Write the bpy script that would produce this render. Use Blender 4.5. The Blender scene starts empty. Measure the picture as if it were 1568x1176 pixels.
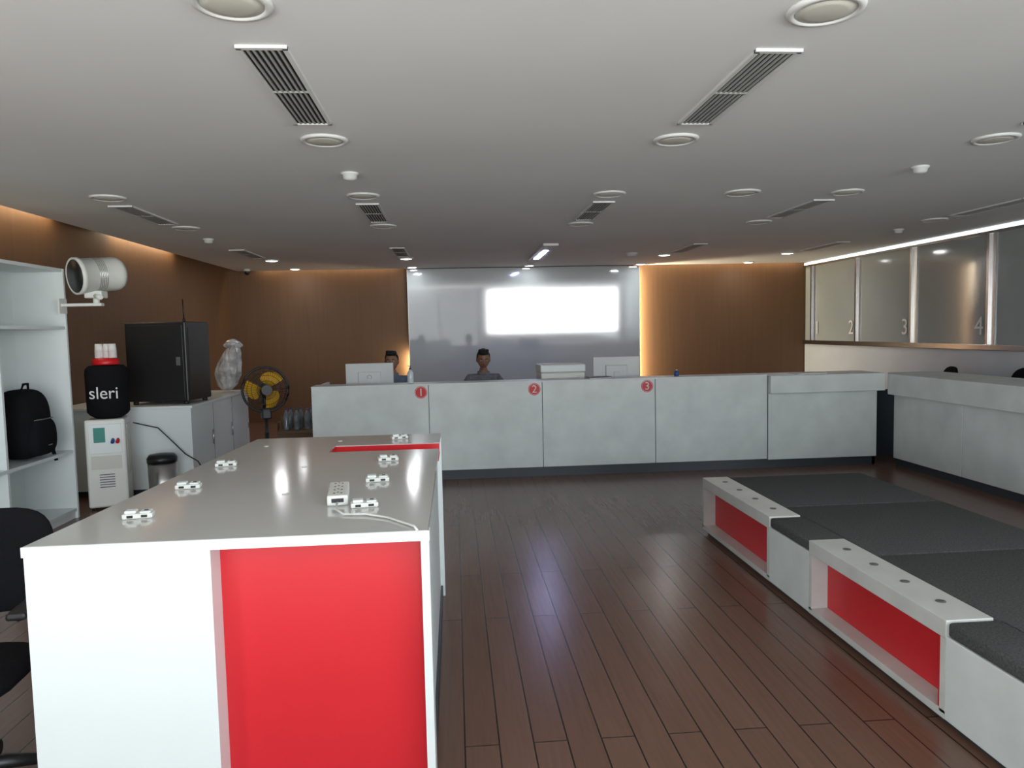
import bpy, bmesh, math, random
from mathutils import Vector, Matrix, Euler
random.seed(4)
SC=bpy.context.scene
COL=SC.collection
pi=math.pi

# ------------------------------------------------------------ materials
def mat(name,col,rough=.5,metal=0.,var=.06,scale=3.,ior=1.5,emit=None,es=0.,bump=0.,bscale=60.,trans=0.,alpha=1.,coat=0.):
    m=bpy.data.materials.new(name); m.use_nodes=True
    nt=m.node_tree; b=nt.nodes['Principled BSDF']
    b.inputs['Roughness'].default_value=rough; b.inputs['Metallic'].default_value=metal
    b.inputs['IOR'].default_value=ior
    b.inputs['Transmission Weight'].default_value=trans
    b.inputs['Alpha'].default_value=alpha
    b.inputs['Coat Weight'].default_value=coat
    c=(*col,1)
    tc=nt.nodes.new('ShaderNodeTexCoord')
    if var>0:
        n=nt.nodes.new('ShaderNodeTexNoise'); n.inputs['Scale'].default_value=scale; n.inputs['Detail'].default_value=5
        nt.links.new(tc.outputs['Object'],n.inputs['Vector'])
        r=nt.nodes.new('ShaderNodeValToRGB')
        r.color_ramp.elements[0].position=.3; r.color_ramp.elements[1].position=.7
        r.color_ramp.elements[0].color=(*[max(0,x*(1-var)) for x in col],1)
        r.color_ramp.elements[1].color=(*[min(1,x*(1+var*.6)) for x in col],1)
        nt.links.new(n.outputs['Fac'],r.inputs['Fac']); nt.links.new(r.outputs['Color'],b.inputs['Base Color'])
    else: b.inputs['Base Color'].default_value=c
    if bump>0:
        n2=nt.nodes.new('ShaderNodeTexNoise'); n2.inputs['Scale'].default_value=bscale; n2.inputs['Detail'].default_value=4
        nt.links.new(tc.outputs['Object'],n2.inputs['Vector'])
        bp=nt.nodes.new('ShaderNodeBump'); bp.inputs['Strength'].default_value=bump; bp.inputs['Distance'].default_value=.01
        nt.links.new(n2.outputs['Fac'],bp.inputs['Height']); nt.links.new(bp.outputs['Normal'],b.inputs['Normal'])
    if emit:
        b.inputs['Emission Color'].default_value=(*emit,1); b.inputs['Emission Strength'].default_value=es
    return m

M={}
M['ceil']=mat('ceiling_paint',(.80,.81,.80),.75,var=.04,scale=.8)
M['white']=mat('white_laminate',(.72,.77,.76),.35,var=.04,scale=1.5)
M['kwhite']=mat('kiosk_white_laminate',(.69,.74,.73),.35,var=.03,scale=1.5)
M['whitedirty']=mat('white_laminate_scuffed',(.68,.73,.71),.38,var=.10,scale=4)
M['offwhite']=mat('offwhite_plastic',(.72,.73,.68),.4,var=.03)
M['benchw']=mat('bench_solid_surface',(.60,.61,.58),.35,var=.10,scale=6)
M['ktop']=mat('kiosk_top_gloss',(.56,.56,.54),.11,var=.03,scale=2,ior=1.45)
M['red']=mat('red_lacquer',(.58,.020,.028),.32,var=.05,scale=2,ior=1.4)
M['redbadge']=mat('red_badge',(.6,.01,.015),.4,var=0)
M['board']=mat('back_painted_glass',(.54,.59,.60),.055,var=.03,ior=2.6)
M['black']=mat('black_plastic',(.012,.012,.013),.4,var=.1)
M['blackfab']=mat('black_fabric',(.010,.010,.012),.95,var=.2,bump=.4,bscale=200,ior=1.2)
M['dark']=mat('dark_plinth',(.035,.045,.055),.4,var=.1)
M['ventdark']=mat('vent_cavity',(.015,.015,.015),.9,var=0)
M['ventslat']=mat('vent_aluminium',(.42,.43,.41),.45,var=.05)
M['trimw']=mat('white_trim',(.72,.73,.71),.5,var=.03)
M['lens']=mat('unlit_lens',(.62,.61,.54),.5,var=.04)
M['lit']=mat('lit_lens',(1,1,1),.5,var=0,emit=(.95,.97,1),es=14)
M['blue']=mat('blue_tube_light',(1,1,1),.5,var=0,emit=(.48,.52,1.0),es=48)
M['whiteline']=mat('cove_line_light',(1,1,1),.5,var=0,emit=(.9,.96,1),es=1.1)
M['steel']=mat('brushed_steel',(.55,.55,.55),.28,1.0,var=.08,scale=20)
M['chrome']=mat('dark_chrome',(.45,.44,.43),.22,1.0,var=.05)
M['gglass']=mat('grey_glass',(.33,.365,.355),.09,var=.12,scale=.7,ior=1.5)
M['lowpart']=mat('pale_partition',(.58,.63,.67),.4,var=.04)
M['cushion']=mat('grey_felt',(.105,.107,.108),.95,var=.4,scale=120,bump=.8,bscale=260,ior=1.2)
M['socket']=mat('grey_socket',(.12,.12,.12),.4,var=.05)
M['yellow']=mat('yellow_blade',(.75,.42,.02),.4,var=.04)
M['plastic']=mat('clear_plastic_wrap',(.55,.54,.54),.15,var=.5,scale=9,bump=.8,bscale=14)
M['carton']=mat('cardboard',(.22,.15,.09),.85,var=.1)
M['teal']=mat('teal_label',(.02,.22,.18),.5,var=0)
M['skin']=mat('skin_tone',(.27,.145,.095),.5,var=.08,scale=12)
M['hair']=mat('black_hair',(.008,.007,.007),.6,var=.2,scale=60,bump=.5,bscale=120)
M['shirtg']=mat('grey_shirt',(.18,.19,.21),.85,var=.3,scale=25)
M['shirtb']=mat('blue_shirt',(.14,.19,.27),.85,var=.2,scale=20)
M['trouser']=mat('dark_trousers',(.02,.022,.03),.9,var=.1)
M['eyew']=mat('eye_white',(.7,.7,.68),.3,var=0)
M['lip']=mat('lip',(.20,.06,.05),.5,var=0)
M['bluecap']=mat('blue_plastic',(.02,.07,.28),.4,var=0)
M['clearb']=mat('pet_bottle',(.24,.27,.29),.1,var=.4,scale=15)
M['gel']=mat('sanitizer_gel',(.6,.66,.7),.15,var=.1)
M['screenw']=mat('silver_plastic',(.64,.66,.66),.35,var=.02)
M['paper']=mat('paper',(.75,.75,.73),.8,var=0)

# wood veneer wall
def wood_wall():
    m=bpy.data.materials.new('walnut_veneer'); m.use_nodes=True; nt=m.node_tree; b=nt.nodes['Principled BSDF']
    tc=nt.nodes.new('ShaderNodeTexCoord'); mp=nt.nodes.new('ShaderNodeMapping'); mp.inputs['Scale'].default_value=(9,9,.35)
    n=nt.nodes.new('ShaderNodeTexNoise'); n.inputs['Scale'].default_value=2.5; n.inputs['Detail'].default_value=7; n.inputs['Distortion'].default_value=.6
    r=nt.nodes.new('ShaderNodeValToRGB'); r.color_ramp.elements[0].color=(.150,.076,.033,1); r.color_ramp.elements[1].color=(.174,.090,.041,1)
    r.color_ramp.elements[0].position=.3; r.color_ramp.elements[1].position=.72
    nt.links.new(tc.outputs['Object'],mp.inputs['Vector']); nt.links.new(mp.outputs[0],n.inputs['Vector']); nt.links.new(n.outputs['Fac'],r.inputs[0]); nt.links.new(r.outputs[0],b.inputs['Base Color'])
    b.inputs['Roughness'].default_value=.55
    return m
M['wood']=wood_wall()
def plank():
    m=bpy.data.materials.new('dark_plank_floor'); m.use_nodes=True; nt=m.node_tree; b=nt.nodes['Principled BSDF']
    tc=nt.nodes.new('ShaderNodeTexCoord'); mp=nt.nodes.new('ShaderNodeMapping'); mp.inputs['Rotation'].default_value=(0,0,pi/2)
    br=nt.nodes.new('ShaderNodeTexBrick'); br.inputs['Scale'].default_value=1; br.inputs['Brick Width'].default_value=1.9; br.inputs['Row Height'].default_value=.125
    br.inputs['Mortar Size'].default_value=.0034; br.inputs['Mortar Smooth'].default_value=.3; br.offset=.37
    br.inputs['Color1'].default_value=(.168,.088,.060,1); br.inputs['Color2'].default_value=(.190,.102,.071,1); br.inputs['Mortar'].default_value=(.014,.008,.006,1)
    mp2=nt.nodes.new('ShaderNodeMapping'); mp2.inputs['Scale'].default_value=(30,1.6,1)
    n=nt.nodes.new('ShaderNodeTexNoise'); n.inputs['Scale'].default_value=2; n.inputs['Detail'].default_value=8
    mx=nt.nodes.new('ShaderNodeMixRGB'); mx.blend_type='MULTIPLY'; mx.inputs[0].default_value=.40
    r=nt.nodes.new('ShaderNodeValToRGB'); r.color_ramp.elements[0].color=(.55,.55,.55,1); r.color_ramp.elements[0].position=.25; r.color_ramp.elements[1].position=.7
    L=nt.links.new
    L(tc.outputs['Object'],mp.inputs[0]); L(mp.outputs[0],br.inputs[0]); L(tc.outputs['Object'],mp2.inputs[0]); L(mp2.outputs[0],n.inputs[0])
    L(n.outputs['Fac'],r.inputs[0]); L(br.outputs['Color'],mx.inputs[1]); L(r.outputs[0],mx.inputs[2]); L(mx.outputs[0],b.inputs['Base Color'])
    bp=nt.nodes.new('ShaderNodeBump'); bp.inputs['Strength'].default_value=.25; bp.inputs['Distance'].default_value=.002; bp.invert=True
    L(br.outputs['Fac'],bp.inputs['Height']); L(bp.outputs[0],b.inputs['Normal'])
    b.inputs['Roughness'].default_value=.26
    return m
M['plank']=plank()

# ------------------------------------------------------------ mesh builder
class B:
    def __init__(s,name):
        s.name=name; s.bm=bmesh.new(); s.mats=[]
    def mi(s,m):
        if isinstance(m,str): m=M[m]
        if m not in s.mats: s.mats.append(m)
        return s.mats.index(m)
    def _add(s,tb,m,smooth=False,T=None):
        i=s.mi(m)
        if T is not None: bmesh.ops.transform(tb,matrix=T,verts=tb.verts)
        for f in tb.faces: f.material_index=i; f.smooth=smooth
        me=bpy.data.meshes.new('t'); tb.to_mesh(me); tb.free(); s.bm.from_mesh(me); bpy.data.meshes.remove(me)
    def box(s,x0,x1,y0,y1,z0,z1,m,bev=0.,T=None,seg=2,smooth=False):
        tb=bmesh.new(); bmesh.ops.create_cube(tb,size=1)
        for v in tb.verts:
            v.co=Vector((x0+(v.co.x+.5)*(x1-x0),y0+(v.co.y+.5)*(y1-y0),z0+(v.co.z+.5)*(z1-z0)))
        if bev>0: bmesh.ops.bevel(tb,geom=tb.edges[:],offset=bev,segments=seg,profile=.5,affect='EDGES')
        s._add(tb,m,smooth,T); return s
    def prism(s,pts,z0,z1,m,T=None,bev=0):
        tb=bmesh.new(); a=[tb.verts.new((x,y,z0)) for x,y in pts]; b=[tb.verts.new((x,y,z1)) for x,y in pts]
        n=len(pts); tb.faces.new(b); tb.faces.new(a[::-1])
        for i in range(n): tb.faces.new((a[i],a[(i+1)%n],b[(i+1)%n],b[i]))
        bmesh.ops.recalc_face_normals(tb,faces=tb.faces)
        if bev>0: bmesh.ops.bevel(tb,geom=tb.edges[:],offset=bev,segments=2,profile=.5,affect='EDGES')
        s._add(tb,m,False,T); return s
    def lathe(s,prof,m,c=(0,0,0),T=None,seg=32,smooth=True):
        tb=bmesh.new(); rings=[]
        for r,z in prof:
            rings.append([tb.verts.new((max(r,1e-4)*math.cos(2*pi*k/seg),max(r,1e-4)*math.sin(2*pi*k/seg),z)) for k in range(seg)])
        for a,b in zip(rings,rings[1:]):
            for k in range(seg): tb.faces.new((a[k],a[(k+1)%seg],b[(k+1)%seg],b[k]))
        tb.faces.new(rings[0][::-1]); tb.faces.new(rings[-1])
        X=Matrix.Translation(c)
        if T is not None: X=X@T
        s._add(tb,m,smooth,X); return s
    def cyl(s,p0,p1,r,m,r1=None,seg=24,smooth=True):
        p0=Vector(p0);p1=Vector(p1); d=p1-p0; q=d.to_track_quat('Z','Y').to_matrix().to_4x4()
        tb=bmesh.new(); bmesh.ops.create_cone(tb,cap_ends=True,segments=seg,radius1=r,radius2=r if r1 is None else r1,depth=d.length)
        i=s.mi(m)
        bmesh.ops.transform(tb,matrix=Matrix.Translation((p0+p1)/2)@q,verts=tb.verts)
        for f in tb.faces: f.material_index=i; f.smooth=smooth and len(f.verts)==4
        me=bpy.data.meshes.new('t'); tb.to_mesh(me); tb.free(); s.bm.from_mesh(me); bpy.data.meshes.remove(me); return s
    def ell(s,c,r,m,T=None,seg=24,fn=None):
        tb=bmesh.new(); bmesh.ops.create_uvsphere(tb,u_segments=seg,v_segments=seg*2//3,radius=1)
        for v in tb.verts:
            if fn: v.co=fn(v.co.copy())
            v.co=Vector((v.co.x*r[0],v.co.y*r[1],v.co.z*r[2]))
        X=Matrix.Translation(c)
        if T is not None: X=T@X
        s._add(tb,m,True,X); return s
    def tube(s,pts,r,m,seg=10,T=None):
        pts=[Vector(p) for p in pts]; n=len(pts)
        rr=r if isinstance(r,(list,tuple)) else [r]*n
        tb=bmesh.new(); rings=[]
        for i,p in enumerate(pts):
            d=(pts[min(i+1,n-1)]-pts[max(i-1,0)]).normalized(); 
            up=Vector((0,0,1)) if abs(d.z)<.9 else Vector((1,0,0))
            a=d.cross(up).normalized(); b=d.cross(a)
            rings.append([tb.verts.new(p+(a*math.cos(2*pi*k/seg)+b*math.sin(2*pi*k/seg))*rr[i]) for k in range(seg)])
        for a,b in zip(rings,rings[1:]):
            for k in range(seg): tb.faces.new((a[k],a[(k+1)%seg],b[(k+1)%seg],b[k]))
        tb.faces.new(rings[0][::-1]); tb.faces.new(rings[-1])
        bmesh.ops.recalc_face_normals(tb,faces=tb.faces)
        s._add(tb,m,True,T); return s
    def torus(s,c,R,r,m,axis='Y',sx=1.,seg=40):
        pts=[]
        for k in range(seg+1):
            a=2*pi*k/seg; u=math.cos(a)*R; v=math.sin(a)*R
            pts.append({'Y':(c[0]+u,c[1],c[2]+v),'Z':(c[0]+u,c[1]+v,c[2]),'X':(c[0],c[1]+u,c[2]+v)}[axis])
        return s.tube(pts,r,m,seg=6)
    def done(s,loc=(0,0,0),rz=0.,parent=None,rot=None):
        me=bpy.data.meshes.new(s.name); s.bm.normal_update(); s.bm.to_mesh(me); s.bm.free()
        for m in s.mats: me.materials.append(m)
        o=bpy.data.objects.new(s.name,me); COL.objects.link(o); o.location=loc
        o.rotation_euler=rot if rot else (0,0,rz)
        if parent: o.parent=parent
        return o
def empty(name,loc=(0,0,0),rz=0.):
    e=bpy.data.objects.new(name,None); COL.objects.link(e); e.location=loc; e.rotation_euler=(0,0,rz); e.empty_display_size=.1; return e
def text(name,body,size,loc,rot,m,parent,ext=.0008):
    c=bpy.data.curves.new(name,'FONT'); c.body=body; c.size=size; c.extrude=ext; c.align_x='CENTER'; c.align_y='CENTER'; c.materials.append(M[m])
    o=bpy.data.objects.new(name,c); COL.objects.link(o); o.location=loc; o.rotation_euler=rot
    if parent: o.parent=parent
    return o
def area(name,loc,rot,sx,sy,power,col,shape='RECTANGLE',parent=None):
    l=bpy.data.lights.new(name,'AREA'); l.shape=shape; l.size=sx
    if shape in('RECTANGLE','ELLIPSE'): l.size_y=sy
    l.energy=power; l.color=col
    o=bpy.data.objects.new(name,l); COL.objects.link(o); o.location=loc; o.rotation_euler=rot
    if parent: o.parent=parent
    return o

XL,XR,YB,YF=-3.82,6.42,13.15,-1.6
CE=2.6
# ------------------------------------------------------------ shell
B('floor').box(XL-.1,XR+.1,YF-.1,YB+.1,-.08,0,'plank').done()
b=B('ceiling')
b.box(XL+.2,XR,YF,YB-.15,CE,CE+.04,'ceil')
b.box(XL-.1,XR+.1,YF-.1,YB+.1,2.95,3.05,'ceil')
b.done()
B('wall_left').box(XL-.1,XL,YF-.1,YB+.1,0,2.95,'wood').done()
B('wall_back').box(XL,XR,YB,YB+.1,0,2.95,'wood').done()
B('wall_right').box(XR,XR+.1,YF-.1,YB+.1,0,2.95,'lowpart').done()
# front facade behind the camera: low wall + long window on the right, glazed doors on the left
B('wall_front').box(1.15,6.2,YF-.1,YF,0,.85,'trimw').done()
B('wall_front_header').box(XL,XR,YF-.1,YF,2.565,2.95,'trimw').done()
B('wall_front_pier').box(.955,1.145,YF-.1,YF,0,2.56,'trimw').done()
B('wall_front_pier').box(6.205,XR,YF-.1,YF,0,2.56,'trimw').done()
B('wall_front_pier').box(XL,-3.605,YF-.1,YF,0,2.56,'trimw').done()
b=B('window_1')
for x in (1.15,6.14): b.box(x,x+.06,YF-.08,YF-.02,.855,2.56,'steel')
b.box(1.15,6.2,YF-.08,YF-.02,.855,.9,'steel'); b.box(1.15,6.2,YF-.08,YF-.02,2.52,2.56,'steel')
b.done()
b=B('door_1')
for x in (-3.6,-1.95,-.55,.89): b.box(x,x+.06,YF-.08,YF-.02,.002,2.56,'steel')
b.box(-3.6,.95,YF-.08,YF-.02,2.52,2.56,'steel')
b.cyl((-1.8,YF+.03,.8),(-1.8,YF+.03,1.4),.015,'steel'); b.cyl((-.65,YF+.03,.8),(-.65,YF+.03,1.4),.015,'steel')
for xx in (-1.8,-.65):
    for zz in (.85,1.35): b.cyl((xx,YF-.03,zz),(xx,YF+.03,zz),.008,'steel')
b.done()

# back board: glass panel leaning one degree forward off its backing
b=B('glass_backboard')
T=Matrix.Translation((0,YB-.12,0))@Matrix.Rotation(.017,4,'X')
b.box(-.77,3.28,-.01,.01,.0,2.588,'board',T=T)
b.box(-.70,3.20,YB-.108,YB-.001,.02,2.5,'dark')
b.box(-.775,-.765,-.015,.02,0,2.588,'steel',T=T); b.box(3.275,3.285,-.015,.02,0,2.588,'steel',T=T)
b.done()
# ------------------------------------------------------------ ceiling fittings
XC=[-2.72,-.70,1.33,3.31,5.28]
def vent(x,y0,y1):
    b=B('air_vent'); w=.085
    zc=CE
    b.box(x-w-.012,x+w+.012,y0-.012,y0+.012,zc-.012,zc,'trimw'); b.box(x-w-.012,x+w+.012,y1-.012,y1+.012,zc-.012,zc,'trimw')
    b.box(x-w-.012,x-w+.008,y0,y1,zc-.012,zc,'trimw'); b.box(x+w-.008,x+w+.012,y0,y1,zc-.012,zc,'trimw')
    b.box(x-w,x+w,y0,y1,zc-.003,zc-.001,'ventdark')
    for k in range(6):
        xx=x-w+.026+k*.0235
        b.box(xx-.0045,xx+.0045,y0,y1,zc-.010,zc-.003,'ventslat')
    b.box(x-w,x+w,(y0+y1)/2-.006,(y0+y1)/2+.006,zc-.011,zc-.003,'ventslat')
    return b.done()
for x in XC:
    for y0,y1 in ((2.98,4.03),(6.48,7.5),(9.8,10.85)):
        if x==1.33 and y0>9: continue
        vent(x,y0,y1)
def downlight(x,y,lit=False,r=.133,pw=6):
    b=B('recessed_downlight')
    b.lathe([(r,0),(r,-.004),(r*.97,-.012),(r*.82,-.016),(r*.78,-.008),(r*.78,0)],'trimw',(x,y,CE),seg=36)
    b.lathe([(r*.77,-.002),(r*.77,-.010),(r*.5,-.0165),(0,-.018)],'lit' if lit else 'lens',(x,y,CE),seg=36)
    o=b.done()
    if lit:
        area('downlight_lamp',(x,y,CE-.022),(0,0,0),r*1.4,0,pw,(.95,.97,1),'DISK',parent=o)
for x in XC[1:3]: downlight(x,2.6)
for x in XC[1:4]: downlight(x,4.37)
for x in (-2.65,-.69,1.30,3.32): downlight(x,6.1)
downlight(2.41,6.09,r=.15)
for x in (-2.65,-.69,1.35,3.27,5.23): downlight(x,7.8)
for x in (-2.62,-.67,3.22,5.15): downlight(x,11.2,True,.11)
for x in (-2.60,-.67,1.31,3.23,5.14): downlight(x,12.7,True,.10,1.5)
# bluish linear lamp
b=B('linear_ceiling_lamp'); b.box(1.17,1.37,9.55,11.5,CE-.03,CE,'trimw',bev=.004); b.box(1.235,1.305,10.1,11.3,CE-.036,CE-.028,'blue'); b.done()
def smoke(x,y,r=.05):
    B('smoke_detector').lathe([(r*1.2,0),(r*1.2,-.012),(r,-.015),(r*.9,-.04),(r*.5,-.05),(0,-.052)],'trimw',(x,y,CE)).done()
smoke(-.68,5.26); smoke(3.34,5.15); smoke(-2.72,8.7); smoke(5.3,8.57); smoke(2.65,10.9,.07)
b=B('dome_camera'); b.cyl((-3.35,12.6,CE),(-3.35,12.6,CE-.04),.05,'offwhite'); b.ell((-3.35,12.6,CE-.05),(.045,.045,.05),'black'); b.done()

# cove lights
warm=(1,.80,.54)
area('cove_lamp_left_1',(XL+.07,6.9,2.72),(0,0,0),.06,1.3,5,warm)
area('cove_lamp_left_2',(XL+.07,9.7,2.72),(0,0,0),.06,1.9,8,warm)
area('cove_lamp_left_3',(XL+.07,4.0,2.72),(0,0,0),.06,2.0,4,warm)
area('cove_lamp_back_1',(-2.1,YB-.07,2.72),(0,0,0),2.4,.06,6,warm)
area('cove_lamp_back_2',(4.8,YB-.07,2.72),(0,0,0),2.9,.06,10,warm)
area('board_edge_lamp',(3.215,YB-.055,1.35),(0,-pi/2,0),2.4,.05,60,(1,.85,.6))
area('board_edge_lamp_low',(-.71,YB-.055,.95),(0,pi/2,0),.4,.05,8,(1,.85,.6))

# ------------------------------------------------------------ right partition
b=B('glass_partition')
x=XR-.02
b.box(x-.03,x,2,YB-.02,0,1.14,'lowpart')
b.box(x-.07,x,2,YB-.02,1.14,1.21,'chrome',bev=.005)
b.box(x-.02,x,2,YB-.02,1.21,2.52,'gglass')
b.box(x-.06,x,2,YB-.02,2.52,2.55,'chrome'); b.box(x-.05,x,2,YB-.02,2.555,2.595,'whiteline')
ys=[12.85,11.38,9.95,8.45,6.95,5.45,3.95]
for y in ys:
    b.box(x-.06,x,y-.02,y+.02,1.21,2.52,'chrome')
    b.box(x-.034,x-.02,y-.10,y-.02,1.21,2.52,'steel')
po=b.done()
for i,y in enumerate(ys[:5]):
    text('digit_%d'%(i+1),str(i+1),.32,(x-.036,(y+.16) if i else 12.66,1.42),(pi/2,0,-pi/2),'paper',po)

# ------------------------------------------------------------ kiosk
b=B('display_counter_island')
HT=.93
yN,yFr=2.13,4.2
def lx(y): return -1.21+(y-yN)/(yFr-yN)*.11
def topq(x0a,x1a,y0,y1,x0b=None):
    b.prism([(x0a,y0),(x1a,y0),(x1a,y1),(x0b if x0b is not None else x0a,y1)],HT-.022,HT,'ktop')
topq(lx(yN),-.09,yN,3.64,lx(3.64)); topq(lx(3.64),-.62,3.64,3.84,lx(3.84)); topq(lx(3.84),-.09,3.84,yFr,lx(yFr))
b.box(-.62,-.09,3.63,3.85,HT-.06,HT-.045,'red'); b.box(-.62,-.615,3.64,3.84,HT-.05,HT-.002,'red'); b.box(-.62,-.09,3.834,3.84,HT-.05,HT-.004,'red')
b.prism([(lx(yN)-.004,yN-.004),(-.086,yN-.004),(-.086,yN),(lx(yN)-.004,yN)],HT-.03,HT-.001,'kwhite')
b.prism([(lx(yN),yN),(-.735,yN),(-.735,yFr),(lx(yFr),yFr)],.06,HT-.022,'kwhite')
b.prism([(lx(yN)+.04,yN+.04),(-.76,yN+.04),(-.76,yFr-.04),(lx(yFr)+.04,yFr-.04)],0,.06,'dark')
b.box(-.735,-.705,yN,yN+.1,.06,HT-.022,'kwhite')
b.box(-.735,-.112,yN+.085,yN+.105,.06,HT-.022,'red')
b.box(-.112,-.088,yN,yN+.12,0,HT-.022,'kwhite')
b.box(-.735,-.112,yN+.10,3.63,.04,HT-.022,'kwhite')
b.box(-.735,-.112,3.63,3.85,.04,HT-.06,'kwhite')
b.box(-.735,-.112,3.85,yFr-.03,.04,HT-.022,'kwhite')
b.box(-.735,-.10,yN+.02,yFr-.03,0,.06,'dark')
b.box(-.735,-.088,yFr-.03,yFr,0,HT-.022,'kwhite')
b.done()
def outlet(x,y,rz):
    b=B('power_outlet_module')
    b.box(-.045,.045,-.022,.022,0,.016,'offwhite',bev=.004)
    b.box(-.038,-.004,-.018,.018,.016,.026,'white',bev=.003); b.box(.006,.040,-.018,.020,.016,.022,'white',bev=.003)
    b.box(-.03,-.012,-.023,-.0215,.004,.012,'black'); b.box(.012,.03,-.023,-.0215,.004,.012,'black')
    b.box(.018,.030,-.004,.004,.022,.024,'black')
    b.done((x,y,HT+.0005),rz)
for x,y in ((-1.02,2.43),(-1.02,2.88),(-1.02,3.35),(-.31,2.46),(-.31,2.88),(-.31,3.35),(-.31,4.03)): outlet(x,y,random.uniform(.1,.35))
b=B('power_strip'); b.box(-.035,.035,-.12,.12,0,.035,'offwhite',bev=.006)
for k in range(4):
    for dx in (-.012,.012): b.box(dx-.003,dx+.003,-.085+k*.055,-.075+k*.055,.0352,.0358,'black')
    b.box(-.003,.003,-.070+k*.055,-.062+k*.055,.0352,.0358,'black')
b.box(-.02,.02,-.1215,-.120,.012,.025,'black')
b.done((-.415,2.6,HT+.0005),.12)
B('power_cable').tube([(-.40,2.47,HT+.014),(-.395,2.40,HT+.008),(-.36,2.34,HT+.005),(-.29,2.33,HT+.006),(-.22,2.28,HT+.005),(-.16,2.20,HT+.005),(-.13,2.15,HT+.008),(-.12,2.118,HT+.004)],.0035,'offwhite').done()
for x,y in ((-.62,2.7),(-.66,3.25),(-.62,4.0),(-.98,3.9)):
    B('cable_grommet').lathe([(.012,0),(.012,.002),(.008,.003),(0,.003)],'offwhite',(x,y,HT+.0005),seg=16).done()

# ------------------------------------------------------------ front counter
b=B('reception_counter')
ft=7.5
xs=[-1.43,-.27,.88,2.05,3.24]
for i in range(4):
    b.box(xs[i]+.003,xs[i+1]-.003,ft,ft+.03,.10,.972,'whitedirty',bev=.002)
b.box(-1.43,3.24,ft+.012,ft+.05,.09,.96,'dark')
b.box(-1.43,3.24,ft,ft+.30,.972,.985,'white',bev=.002)
b.box(-1.43,-1.40,ft+.03,ft+.95,.0,.97,'white')
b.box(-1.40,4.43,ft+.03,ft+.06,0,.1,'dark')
b.box(-1.40,3.24,ft+.27,ft+.30,.10,.972,'white')
b.box(-1.40,4.40,ft+.30,ft+1.0,.71,.74,'offwhite',bev=.003)
for x in (-.27,.88,2.05,3.24): b.box(x-.012,x+.012,ft+.30,ft+.98,.0,.71,'white')
b.box(3.25,4.43,ft,ft+.03,.09,.80,'whitedirty',bev=.003)
b.box(3.245,4.48,ft-.07,ft+.42,.79,.975,'whitedirty',bev=.006)
b.box(4.40,4.43,ft+.03,ft+.95,0,.79,'white')
co=b.done()
for i,x in enumerate((-.345,.80,1.965)):
    e=empty('counter_number_sign',(x,ft-.0005,.90))
    bb=B('disc'); bb.cyl((0,0,0),(0,-.004,0),.062,'redbadge',seg=40); bb.torus((0,-.004,0),.055,.002,'trimw'); bb.done(parent=e)
    text('digit',str(i+1),.11,(0,-.0055,-.002),(pi/2,0,0),'paper',e)
# right counter
b=B('side_service_counter')
xf=4.57
for y0,y1 in ((6.37,7.42),(5.32,6.36),(4.27,5.31),(3.22,4.26),(2.17,3.21)):
    b.box(xf,xf+.03,y0,y1,.08,.80,'whitedirty',bev=.003)
b.box(xf+.03,xf+.06,2.2,7.42,0,.80,'dark'); b.box(xf+.06,xf+.5,7.39,7.42,0,.8,'white')
b.prism([(4.50,7.42),(4.50,2.15),(5.15,2.15),(5.15,7.62),(4.62,7.62)],.75,.965,'whitedirty',bev=.005)
b.box(xf+.45,xf+.48,2.2,7.4,0,.76,'white')
b.box(4.46,5.15,7.98,8.01,0,.75,'dark')  # dark panel added behind the gap between the counters to make it read dark
b.done()

# ------------------------------------------------------------ benches
b=B('display_bench')
x0,x1=1.77,1.955
def openblk(y0,y1):
    b.box(x0,x1,y0,y1,.335,.405,'benchw',bev=.003)
    b.box(x0,x1,y0,y0+.03,.05,.335,'benchw'); b.box(x0,x1,y1-.03,y1,.05,.335,'benchw')
    b.box(x0,x1,y0,y1,.03,.06,'benchw')
    b.box(x0+.085,x0+.11,y0+.03,y1-.03,.06,.335,'red')
    b.box(x0+.005,x0+.085,y0+.03,y0+.045,.06,.335,'red')
    n=4
    for k in range(n):
        yy=y0+.18+k*(y1-y0-.36)/(n-1)
        b.lathe([(.019,0),(.019,.002),(.015,.003),(.0,.0032)],'socket',((x0+x1)/2+.01,yy,.4055),seg=20)
def solid(y0,y1):
    b.box(x0,x1+.02,y0,y1,.03,.345,'whitedirty',bev=.003)
    b.box(x0+.004,x1+.03,y0+.004,y1-.004,.345,.40,'cushion',bev=.012,seg=3,smooth=True)
openblk(4.07,5.22); solid(3.59,4.07); openblk(2.53,3.59); solid(2.05,2.53); openblk(1.0,2.05)
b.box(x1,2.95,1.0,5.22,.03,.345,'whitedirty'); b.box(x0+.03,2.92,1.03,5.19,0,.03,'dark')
for y0,y1 in ((4.30,5.22),(3.32,4.30),(2.1,3.32),(1.0,2.1)):
    b.box(x1+.002,2.96,y0+.003,y1-.003,.345,.40,'cushion',bev=.012,seg=3,smooth=True)
b.done()

# ------------------------------------------------------------ bookcase
b=B('bookcase')
bx0,bx1,by0,by1=-3.64,-3.21,4.3,6.5
t=.025
for y in (by0,5.55,by1-t):
    b.box(bx0,bx1 if y!=5.55 else bx1-.01,y,y+t,0,2.09,'white',bev=.001)
b.box(bx0,bx0+.015,by0,by1,0,2.09,'white')
for z in (.06,.555,1.59,2.065): b.box(bx0,bx1-.005,by0+t,by1-t,z,z+t,'white')
b.box(bx0,bx1-.02,by0+t,by1-t,0,.06,'white')
b.done()
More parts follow.
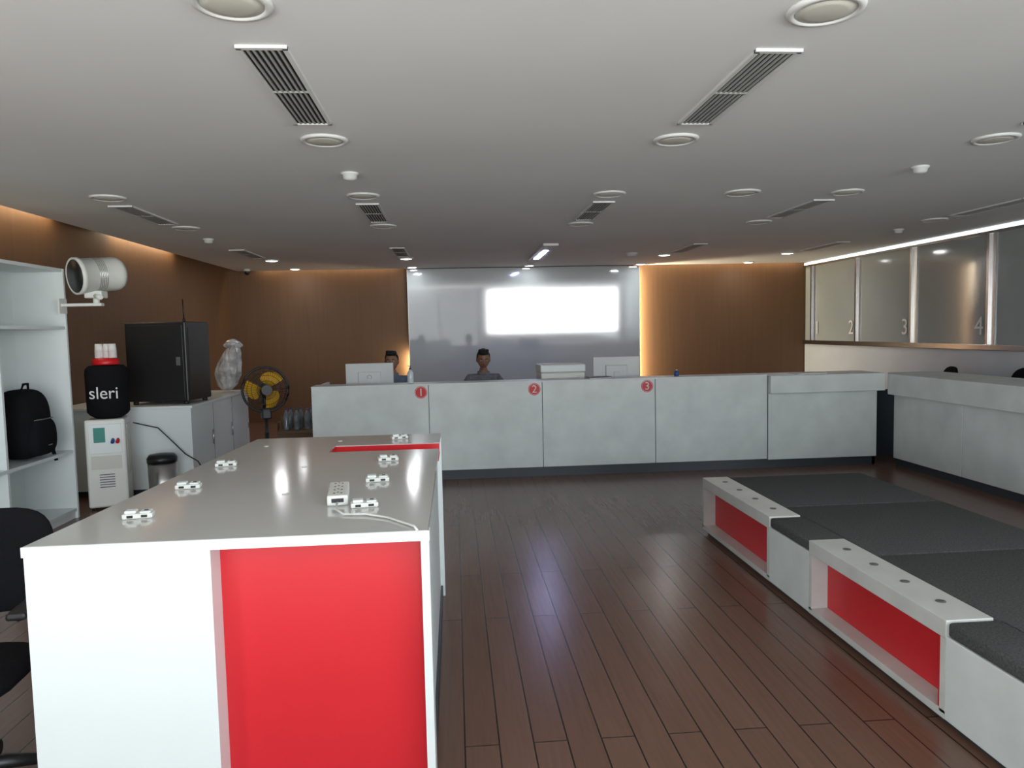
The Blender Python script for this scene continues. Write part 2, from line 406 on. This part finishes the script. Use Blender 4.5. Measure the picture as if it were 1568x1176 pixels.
# projector-like barrel lamp on a bracket
b=B('barrel_projector')
T=Matrix.Translation((-2.93,6.42,2.03))@Matrix.Rotation(math.radians(-40),4,'Z')@Matrix.Rotation(math.radians(6),4,'X')@Matrix.Rotation(pi/2,4,'X')
b.lathe([(.115,-.21),(.135,-.18),(.14,-.15),(.14,.12),(.15,.125),(.15,.16),(.135,.16),(.13,.04),(.0,.03)],'offwhite',T=T)
b.lathe([(.134,.158),(.131,.05),(.0,.04)],'black',T=T)
for k in range(5):
    b.lathe([(.1402,-.04+k*.014),(.1415,-.038+k*.014),(.1415,-.036+k*.014),(.1402,-.034+k*.014)],'steel',T=T)
b.box(-3.0,-2.86,6.36,6.48,1.84,1.90,'offwhite',bev=.01)
b.cyl((-2.93,6.42,1.78),(-2.93,6.42,1.86),.025,'offwhite')
b.box(-3.20,-2.88,6.39,6.45,1.775,1.80,'offwhite',bev=.005)
b.box(-3.208,-3.195,6.36,6.48,1.72,1.84,'offwhite')
b.cyl((-2.92,6.38,1.86),(-2.84,6.30,1.84),.018,'offwhite')
b.done()
# backpack
b=B('backpack')
def sq(v):
    f=lambda a,p: math.copysign(abs(a)**p,a)
    z=v.z
    return Vector((f(v.x,.6),f(v.y,.55)*(1-.12*max(0,z)),f(z,.65)))
b.ell((0,0,.27),(.15,.21,.27),'blackfab',fn=sq,seg=36)
b.ell((.11,0,.17),(.09,.16,.15),'blackfab',fn=sq,seg=28)
b.tube([(.03,-.05,.53),(.04,-.03,.58),(.04,.03,.58),(.03,.05,.53)],.01,'blackfab')
b.tube([(-.02,.20,.45),(.06,.24,.34),(.10,.23,.18),(.10,.22,.02),(.12,.22,-.06)],.014,'blackfab')
b.tube([(.12,-.13,.30),(.20,-.05,.31),(.20,.05,.31),(.12,.13,.30)],.004,'socket')
b.box(.197,.203,-.03,.02,.10,.105,'steel')
b.done((-3.37,6.05,.587))

# water dispenser
b=B('water_dispenser')
b.box(-.16,.16,-.16,.16,.02,.80,'offwhite',bev=.02,seg=3)
b.box(-.13,.13,-.165,-.155,.50,.76,'white',bev=.004)
b.box(-.09,.0,-.17,-.163,.60,.73,'teal'); 
b.box(-.12,.12,-.164,-.158,.36,.48,'lens')
for k in range(6): b.box(-.06,.06,-.168,-.163,.20+k*.022,.208+k*.022,'socket')
b.cyl((.06,-.16,.62),(.06,-.21,.60),.014,'bluecap'); b.cyl((.10,-.16,.62),(.10,-.21,.60),.014,'red')
b.box(.161,.166,-.10,.10,.30,.74,'lens',bev=.001)
for sx in(-.12,.12):
    for sy in(-.12,.12): b.cyl((sx,sy,0),(sx,sy,.03),.02,'black')
wd=b.done((-3.12,6.9,0),.28)
b=B('water_bottle_cover')
b.lathe([(.10,.80),(.15,.83),(.172,.86),(.175,1.20),(.17,1.24),(.14,1.27),(0,1.275)],'blackfab')
b.lathe([(.105,1.276),(.11,1.285),(.105,1.33),(.0,1.335)],'redbadge')
o=b.done((-3.10,6.9,0))
text('label_lettering','sleri',.15,(.045,-.178,1.03),(pi/2,0,0),'paper',o)
for i,(dx,dy) in enumerate(((-.055,0),(.01,.01),(.065,-.01))):
    b=B('paper_cup')
    for k in range(3): b.lathe([(.036,.0+k*.025),(.029,.075+k*.025),(0,.075+k*.025)],'paper',seg=20)
    b.done((-3.10+dx,6.9+dy,1.336))
# storage cabinet
b=B('storage_cabinet')
b.box(-3.78,-2.52,7.28,9.25,.06,.83,'white',bev=.003); b.box(-3.80,-2.50,7.26,9.27,.83,.855,'white',bev=.003)
b.box(-3.74,-2.56,7.34,9.2,0,.06,'dark')
for y in (7.93,8.59): b.box(-2.521,-2.518,y-.003,y+.003,.08,.82,'socket')
for y in (7.85,8.51,9.15): b.cyl((-2.50,y,.40),(-2.50,y,.55),.006,'steel')
b.done()
b=B('network_cabinet')
b.box(-.30,.30,-.25,.25,.03,.80,'black',bev=.012)
b.box(-.27,.27,-.258,-.25,.06,.77,'black',bev=.003)
b.box(.20,.24,-.262,-.256,.38,.46,'socket')
b.box(.30,.306,-.20,.20,.1,.74,'black'); 
for k in range(8): b.box(.306,.308,-.15,.15,.5+k*.02,.508+k*.02,'black')
for sx in(-.25,.25):
    for sy in(-.2,.2): b.cyl((sx,sy,0),(sx,sy,.03),.025,'black')
b.cyl((.22,-.1,.80),(.215,-.1,1.02),.006,'black'); b.cyl((.22,-.1,.80),(.22,-.1,.83),.014,'black')
b.done((-2.84,7.68,.856),-.12)
b=B('steel_waste_bin'); b.lathe([(.115,0),(.12,.01),(.125,.36),(.12,.36),(.0,.35)],'steel'); b.lathe([(.13,.36),(.13,.40),(.11,.43),(.02,.44),(0,.44)],'black'); b.done((-2.72,7.05,0))
B('wall_cable').tube([(-2.93,6.98,.74),(-2.80,7.2,.66),(-2.66,7.22,.50),(-2.57,7.22,.40),(-2.45,7.2,.33),(-2.38,7.2,.2),(-2.35,7.2,.02)],.006,'black').done()

# pedestal fan
e=empty('pedestal_fan',(-2.06,8.25,0),math.radians(22))
b=B('stand'); b.lathe([(.2,0),(.2,.02),(.16,.035),(.03,.05),(0,.05)],'black'); b.cyl((0,0,.04),(0,0,.70),.018,'black'); b.cyl((0,0,.02),(0,0,.45),.026,'black')
b.box(-.05,.05,-.06,.08,.60,.72,'black',bev=.015); b.cyl((0,.18,.92),(0,-.02,.92),.075,'black',r1=.06); b.cyl((0,.06,.68),(0,.06,.88),.03,'black')
b.done(parent=e)
b=B('guard')
for y,Rr in ((-.12,.10),(-.12,.16),(-.10,.20),(-.06,.232),(-.03,.243),(.03,.232),(.07,.17)): b.torus((0,y,.92),Rr,.003 if Rr<.24 else .012,'black')
for k in range(48):
    a=2*pi*k/48; c,s_=math.cos(a),math.sin(a)
    b.tube([(c*.05,-.125,.92+s_*.05),(c*.17,-.115,.92+s_*.17),(c*.238,-.04,.92+s_*.238)],.0018,'black',seg=4)
    if k%2==0: b.tube([(c*.06,.08,.92+s_*.06),(c*.19,.06,.92+s_*.19),(c*.238,-.02,.92+s_*.238)],.0018,'black',seg=4)
b.cyl((0,-.13,.92),(0,-.12,.92),.055,'black')
b.done(parent=e)
b=B('blades'); b.cyl((0,-.07,.92),(0,0,.92),.045,'yellow')
for k in range(3):
    a0=2*pi*k/3+.5
    tb=bmesh.new(); n=8
    rows=[]
    for i in range(n+1):
        r=.04+.175*i/n; w=.25+.75*math.sin(pi*min(1,.15+.8*i/n)); 
        rows.append([tb.verts.new((r*math.cos(a0+w*.9*j),-.055+.05*j,.92+r*math.sin(a0+w*.9*j))) for j in (0,.33,.66,1,1.3,1.6)])
    for p,q in zip(rows,rows[1:]):
        for j in range(5): tb.faces.new((p[j],p[j+1],q[j+1],q[j]))
    b._add(tb,'yellow',True)
b.done(parent=e)

# wrapped bundle
b=B('plastic_wrapped_bundle')
rd=random.Random(3)
def crumple(v):
    k=1+rd.uniform(-.16,.14)
    return Vector((v.x*k*(1.0-.35*v.z),v.y*k,v.z))
b.ell((0,0,.27),(.13,.12,.29),'plastic',fn=crumple,seg=22,T=Matrix.Rotation(.28,4,'Y'))
b.ell((.12,0,.52),(.10,.05,.06),'plastic',fn=crumple,seg=14)
for f in b.bm.faces: f.smooth=False
b.done((-2.70,8.95,.895))
# carton with bottles
e=empty('carton_of_bottles',(-1.90,9.05,0),.15)
b=B('carton'); b.box(-.22,.22,-.18,.18,0,.38,'carton'); b.box(-.22,.22,-.26,-.18,.36,.366,'carton'); b.box(-.22,-.216,-.18,.18,.38,.46,'carton'); b.box(-.20,.20,.175,.18,.38,.52,'carton')
b.done(parent=e)
for i in range(3):
    for j in range(2):
        bb=B('bottle'); bb.lathe([(.034,0),(.036,.02),(.033,.09),(.036,.15),(.03,.19),(.013,.22),(.013,.235),(0,.235)],'clearb',seg=16); bb.cyl((0,0,.235),(0,0,.25),.015,'bluecap',seg=12)
        bb.done((-.12+i*.12+.02*j,-.08+j*.14,.381),rot=(.12*(i-1),.1*j,0),parent=e)
b=B('crumpled_plastic_bag')
b.ell((0,0,.12),(.13,.13,.14),'plastic',fn=crumple,seg=18)
for f in b.bm.faces: f.smooth=False
b.done((-1.66,8.0,.016))

# ------------------------------------------------------------ desk items
DZ=.7405
def monitor(x,y,w,h,m,rz,zb=None,logo=False):
    b=B('computer_monitor'); 
    b.box(-w/2,w/2,-.012,.018,.11,.11+h,m,bev=.006); b.box(-w/2+.012,w/2-.012,.0185,.0195,.125,.11+h-.012,'black')
    b.box(-.12,.12,-.03,-.012,.11+h*.28,.11+h*.72,m,bev=.006)
    b.box(-.03,.03,-.035,-.015,.01,.11+h*.5,m,bev=.004); b.box(-.12,.12,-.10,.10,0,.012,m,bev=.004)
    if logo: b.torus((0,-.031,.11+h*.55),.022,.002,'socket',seg=24)
    return b.done((x,y,DZ),rz)
monitor(-.92,8.15,.51,.33,'screenw',0,logo=True)
monitor(1.80,8.2,.52,.335,'screenw',-.06)
b=B('office_printer')
b.box(-.24,.24,-.18,.2,0,.30,'offwhite',bev=.015); b.box(-.245,.245,-.185,.205,.30,.385,'white',bev=.012)
b.box(-.18,.18,-.183,-.178,.18,.24,'socket'); b.box(-.20,.20,-.14,.15,.385,.392,'lens',bev=.002)
b.done((1.15,8.08,DZ),.03)
b=B('hand_sanitizer_bottle'); b.lathe([(.030,0),(.032,.01),(.032,.10),(.025,.12),(.012,.13),(.012,.14),(0,.14)],'gel',seg=20); b.cyl((0,0,.14),(0,0,.155),.014,'bluecap'); b.cyl((0,0,.155),(0,0,.175),.005,'bluecap'); b.box(-.025,.010,-.007,.007,.172,.180,'bluecap'); b.done((-.455,7.66,.9855))
b=B('water_bottle'); b.lathe([(.024,0),(.026,.01),(.026,.035),(.02,.05),(.012,.058),(0,.06)],'bluecap',seg=20); b.cyl((0,0,.058),(0,0,.068),.010,'paper'); b.done((2.32,7.65,.9855))
b=B('paper_sheets'); b.box(-.16,.16,-.11,.11,0,.006,'paper'); b.box(-.14,.18,-.09,.13,.006,.010,'paper',T=Matrix.Rotation(.1,4,'Z')); b.done((3.72,7.62,.9755),.1)
b=B('paper_stack'); b.box(-.12,.12,-.08,.08,0,.01,'paper'); b.box(-.11,.12,-.09,.07,.01,.016,'black'); b.done((1.48,7.64,.9855),.2)

# ------------------------------------------------------------ office chairs
def chair(x,y,rz,back_top=.95,mesh='blackfab'):
    b=B('office_chair')
    for k in range(5):
        a=2*pi*k/5+.3; c,s_=math.cos(a),math.sin(a)
        b.tube([(0,0,.12),(c*.15,s_*.15,.105),(c*.29,s_*.29,.075)],[.028,.024,.016],'black')
        b.cyl((c*.29-s_*.012,s_*.29+c*.012,.03),(c*.29+s_*.012,s_*.29-c*.012,.03),.03,'black',seg=16)
        b.cyl((c*.29,s_*.29,.03),(c*.29,s_*.29,.08),.008,'black')
    b.cyl((0,0,.1),(0,0,.38),.025,'steel'); b.box(-.1,.1,-.1,.1,.37,.395,'black',bev=.01)
    b.ell((0,0,.425),(.245,.24,.04),mesh,fn=lambda v: Vector((math.copysign(abs(v.x)**.6,v.x),math.copysign(abs(v.y)**.6,v.y),math.copysign(abs(v.z)**.8,v.z))))
    T=Matrix.Translation((0,.25,0))@Matrix.Rotation(-.12,4,'X')
    hb=(back_top-.55)/2
    b.ell((0,.03,.55+hb-.03),(.225,.035,hb),mesh,T=T,fn=lambda v: Vector((math.copysign(abs(v.x)**.6,v.x),v.y-1.2*abs(v.x)**2+.3,math.copysign(abs(v.z)**.6,v.z))))
    b.tube([(0,.12,.39),(0,.27,.40),(0,.33,.50),(0,.35,.68)],[.02,.02,.02,.018],'black')
    for sx in(-1,1):
        b.tube([(sx*.20,.05,.40),(sx*.27,.05,.42),(sx*.28,.06,.62),(sx*.28,-.14,.65),(sx*.28,.16,.65),(sx*.28,.22,.62)],[.014]*6,'black')
        b.box(sx*.28-.03,sx*.28+.03,-.16,.14,.645,.67,'black',bev=.01)
    return b.done((x,y,0),rz)
chair(-1.66,2.45,math.radians(8),.93)
chair(.33,9.05,0,.92); chair(-.80,9.05,0,.92)
chair(5.72,7.35,-pi/2+.2,1.03); chair(5.75,8.85,-pi/2-.3,.98)

# ------------------------------------------------------------ people
def person(name,x,y,rz,shirt,tilt,turn,lean=0.,zs=1.0):
    e=empty(name,(x,y,0),rz)
    J={'pel':(0,.02,.57),'sp':(0,-.01-lean*.3,.70),'ch':(0,-.05-lean,.86),'nb':(0,-.06-lean,.975),'nk':(0,-.09-lean,1.04)}
    V=[];E=[];Rr=[];mt=[]
    def v(p,r): V.append(Vector(p)); Rr.append(r if isinstance(r,tuple) else (r,r)); return len(V)-1
    def ed(a,b_,m): E.append((a,b_)); mt.append(m)
    P=v(J['pel'],(.15,.11)); S=v(J['sp'],(.145,.10)); C=v(J['ch'],(.165,.11)); N=v(J['nb'],(.075,.07)); K=v(J['nk'],.052); K2=v((0,-.10-lean,1.09),.05)
    ed(P,S,1); ed(S,C,1); ed(C,N,1); ed(N,K,0); ed(K,K2,0)
    W=[]
    for s_ in(-1,1):
        sh=v((s_*.170,-.055-lean,.935),.066); up=v((s_*.22,-.11-lean,.86),.055); el=v((s_*.25,-.20-lean,.775),.045); fm=v((s_*.19,-.33-lean*.5,.775),.038); wr=v((s_*.13,-.44-lean*.3,.775),.026)
        ed(C,sh,1); ed(sh,up,1); ed(up,el,1); ed(el,fm,0); ed(fm,wr,0); W.append((V[wr],s_))
        hp=v((s_*.10,-.06,.545),.085); th=v((s_*.13,-.25,.545),.072); kn=v((s_*.14,-.43,.53),.058); cf=v((s_*.14,-.43,.34),.052); an=v((s_*.14,-.42,.11),.036); hl=v((s_*.14,-.46,.055),.04); toe=v((s_*.15,-.60,.04),.032)
        ed(P,hp,2); ed(hp,th,2); ed(th,kn,2); ed(kn,cf,2); ed(cf,an,2); ed(an,hl,3); ed(hl,toe,3)
    me=bpy.data.meshes.new('skel'); me.from_pydata([tuple(p) for p in V],E,[])
    o=bpy.data.objects.new('skel',me); COL.objects.link(o)
    md=o.modifiers.new('s','SKIN'); md.use_smooth_shade=True
    for i,sv in enumerate(me.skin_vertices[0].data):
        sv.radius=Rr[i]; sv.use_root=(i==0)
    o.modifiers.new('u','SUBSURF').levels=2
    dg=bpy.context.evaluated_depsgraph_get(); dg.update()
    m2=bpy.data.meshes.new_from_object(o.evaluated_get(dg)); bpy.data.objects.remove(o)
    m2.materials.clear()
    for m in ('skin',shirt,'trouser','black'): m2.materials.append(M[m])
    for pl in m2.polygons:
        c=pl.center; best=9;bi=0
        for (a,b_),k in zip(E,mt):
            A,Bv=V[a],V[b_]; d=Bv-A; t_=max(0,min(1,(c-A).dot(d)/d.length_squared)); ds=(c-A-d*t_).length-(Rr[a][0]*(1-t_)+Rr[b_][0]*t_)
            if ds<best: best=ds;bi=k
        pl.material_index=bi; pl.use_smooth=True
    bo=bpy.data.objects.new('body',m2); COL.objects.link(bo); bo.parent=e
    b=B('hands')
    for w,s_ in W:
        d=Vector((-s_*.45,-.9,-.08)).normalized(); side=Vector((0,0,1)).cross(d).normalized()
        pc=w+d*.05
        T=Matrix.Translation(pc)@d.to_track_quat('Y','Z').to_matrix().to_4x4()
        b.box(-.038,.038,-.05,.045,-.013,.013,'skin',bev=.012,T=T,seg=3,smooth=True)
        for k,(off,ln) in enumerate(((-.029,.062),(-.010,.074),(.010,.070),(.029,.055))):
            r0=pc+d*.036+side*off
            b.tube([r0,r0+d*ln*.45+Vector((0,0,.008)),r0+d*ln*.8+Vector((0,0,-.004)),r0+d*ln+Vector((0,0,-.016))],[.009,.0088,.008,.006],'skin',seg=8)
        inner=Vector((-s_,0,0)); r0=pc-d*.02+inner*.03
        b.tube([r0,r0+d*.02+inner*.025,r0+d*.05+inner*.03+Vector((0,0,-.006))],[.012,.010,.007],'skin',seg=8)
    b.done(parent=e)
    h=B('head')
    def hd(v):
        z=v.z; x_=v.x; y_=v.y
        if z<0:
            x_*=1-.34*(-z)**1.4; y_*=1-.18*(-z)
            if y_<0: y_-=.10*(-z)
        if y_>0: y_*=1.08
        return Vector((x_,y_,z))
    h.ell((0,0,0),(.076,.092,.115),'skin',fn=hd,seg=32)
    h.tube([(0,-.086,.018),(0,-.098,-.005),(0,-.112,-.026),(0,-.100,-.036)],[.007,.010,.014,.008],'skin',seg=10)
    for s_ in(-1,1):
        h.ell((s_*.012,-.100,-.030),(.008,.008,.006),'skin',seg=10)
        h.ell((s_*.029,-.080,.012),(.014,.008,.008),'eyew',seg=12); h.ell((s_*.029,-.0865,.011),(.0055,.003,.0055),'hair',seg=10)
        h.tube([(s_*.014,-.089,.030),(s_*.03,-.088,.036),(s_*.048,-.076,.031)],[.003,.004,.002],'hair',seg=6)
        h.ell((s_*.029,-.081,.019),(.016,.009,.004),'skin',seg=12)
        h.ell((s_*.077,.008,-.004),(.009,.018,.030),'skin',seg=14)
    h.ell((0,-.088,-.058),(.024,.008,.005),'lip',seg=12); h.ell((0,-.087,-.066),(.020,.008,.005),'lip',seg=12)
    h.ell((0,-.072,-.092),(.026,.020,.016),'skin',seg=14)
    def hair(v):
        z=v.z; 
        if v.y<-.30 and z<.52: z=.52+ (z-.52)*.05
        elif z<-.25: z=-.25+(z+.25)*.1
        return Vector((v.x*(1 if z>-.1 else .93),v.y,z))
    h.ell((0,.014,.022),(.081,.096,.110),'hair',fn=hair,seg=32)
    for k in range(26):
        a=random.uniform(-1.2,1.2); h.ell((math.sin(a)*.050,-.046*math.cos(a),.106+random.uniform(-.01,.016)),(.022,.026,.016),'hair',seg=8)
    ho=h.done(parent=e); ho.location=(0,-.125-lean,1.165); ho.rotation_euler=(tilt,0,turn)
    c=B('shirt_collar')
    pts=[(math.cos(a)*.062,-.07-lean+math.sin(a)*.06,1.012+.014*math.sin(a)) for a in [2*pi*k/20 for k in range(21)]]
    c.tube(pts,.012,shirt,seg=8); c.done(parent=e)
    return e
person('seated_man',.34,8.98,0,'shirtg',.26,.05,lean=.05)
person('seated_man',-.74,9.0,0,'shirtb',.06,-.1,lean=.0)

# ------------------------------------------------------------ world, camera
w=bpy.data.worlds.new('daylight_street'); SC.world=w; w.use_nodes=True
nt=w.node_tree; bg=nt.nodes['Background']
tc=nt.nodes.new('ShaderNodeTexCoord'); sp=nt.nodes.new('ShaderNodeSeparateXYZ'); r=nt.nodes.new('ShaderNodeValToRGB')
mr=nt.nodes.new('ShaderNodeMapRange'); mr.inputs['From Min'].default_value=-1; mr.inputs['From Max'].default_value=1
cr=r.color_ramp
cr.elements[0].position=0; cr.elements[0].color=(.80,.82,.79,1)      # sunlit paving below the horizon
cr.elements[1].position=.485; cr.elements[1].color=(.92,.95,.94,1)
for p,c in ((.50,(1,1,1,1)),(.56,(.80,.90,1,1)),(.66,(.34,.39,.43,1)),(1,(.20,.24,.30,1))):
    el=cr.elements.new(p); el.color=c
L=nt.links.new
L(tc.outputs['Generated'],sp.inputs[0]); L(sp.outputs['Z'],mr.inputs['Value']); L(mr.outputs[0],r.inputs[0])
# dark sector added to the sky so the board's left part reflects darker (direction x/-y < 0.05)
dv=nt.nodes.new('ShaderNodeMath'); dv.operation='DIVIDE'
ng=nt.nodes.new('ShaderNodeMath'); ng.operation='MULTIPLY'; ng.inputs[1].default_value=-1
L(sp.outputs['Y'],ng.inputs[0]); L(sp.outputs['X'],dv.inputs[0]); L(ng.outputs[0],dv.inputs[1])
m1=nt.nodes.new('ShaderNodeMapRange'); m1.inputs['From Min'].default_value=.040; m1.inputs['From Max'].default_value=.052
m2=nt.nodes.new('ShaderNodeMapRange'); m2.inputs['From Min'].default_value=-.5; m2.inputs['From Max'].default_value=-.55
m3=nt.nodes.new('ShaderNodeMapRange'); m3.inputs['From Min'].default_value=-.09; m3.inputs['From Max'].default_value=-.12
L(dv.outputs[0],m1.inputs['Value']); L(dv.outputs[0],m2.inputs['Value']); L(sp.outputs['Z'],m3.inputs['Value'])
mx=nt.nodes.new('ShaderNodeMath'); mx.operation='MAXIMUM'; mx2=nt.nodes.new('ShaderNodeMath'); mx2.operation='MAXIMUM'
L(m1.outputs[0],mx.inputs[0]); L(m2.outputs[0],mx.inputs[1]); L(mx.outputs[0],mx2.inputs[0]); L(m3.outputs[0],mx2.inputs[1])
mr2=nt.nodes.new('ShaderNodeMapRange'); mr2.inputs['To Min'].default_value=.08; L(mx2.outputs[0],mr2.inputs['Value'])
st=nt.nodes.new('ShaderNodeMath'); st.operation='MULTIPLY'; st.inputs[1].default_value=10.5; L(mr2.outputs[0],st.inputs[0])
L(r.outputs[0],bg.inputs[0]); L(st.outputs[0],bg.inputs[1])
for x0,x1,z0,z1 in((1.15,6.2,.85,2.56),(-3.6,.95,0,2.56)):
    l=bpy.data.lights.new('daylight_portal','AREA'); l.shape='RECTANGLE'; l.size=x1-x0; l.size_y=z1-z0; l.cycles.is_portal=True
    o=bpy.data.objects.new('daylight_portal',l); COL.objects.link(o); o.location=((x0+x1)/2,YF-.11,(z0+z1)/2); o.rotation_euler=(pi/2,0,0)

f=1140.; rho=.022
th=math.atan(81.9/f); psi=math.atan(87.2/f)
cF=Vector((math.sin(psi)*math.cos(th),math.cos(psi)*math.cos(th),-math.sin(th)))
cR=Vector((math.cos(psi),-math.sin(psi),0)); cU=cR.cross(cF)
Rv=cR*math.cos(rho)-cU*math.sin(rho); U=cU*math.cos(rho)+cR*math.sin(rho)
cam=bpy.data.cameras.new('camera'); cam.sensor_width=36; cam.lens=36*f/1568; cam.clip_start=.05
cobj=bpy.data.objects.new('camera',cam); COL.objects.link(cobj)
mw=Matrix((( Rv.x,U.x,-cF.x,0),(Rv.y,U.y,-cF.y,0),(Rv.z,U.z,-cF.z,1.5),(0,0,0,1)))
cobj.matrix_world=mw
SC.camera=cobj
SC.view_settings.view_transform='Standard'
SC.view_settings.exposure=0
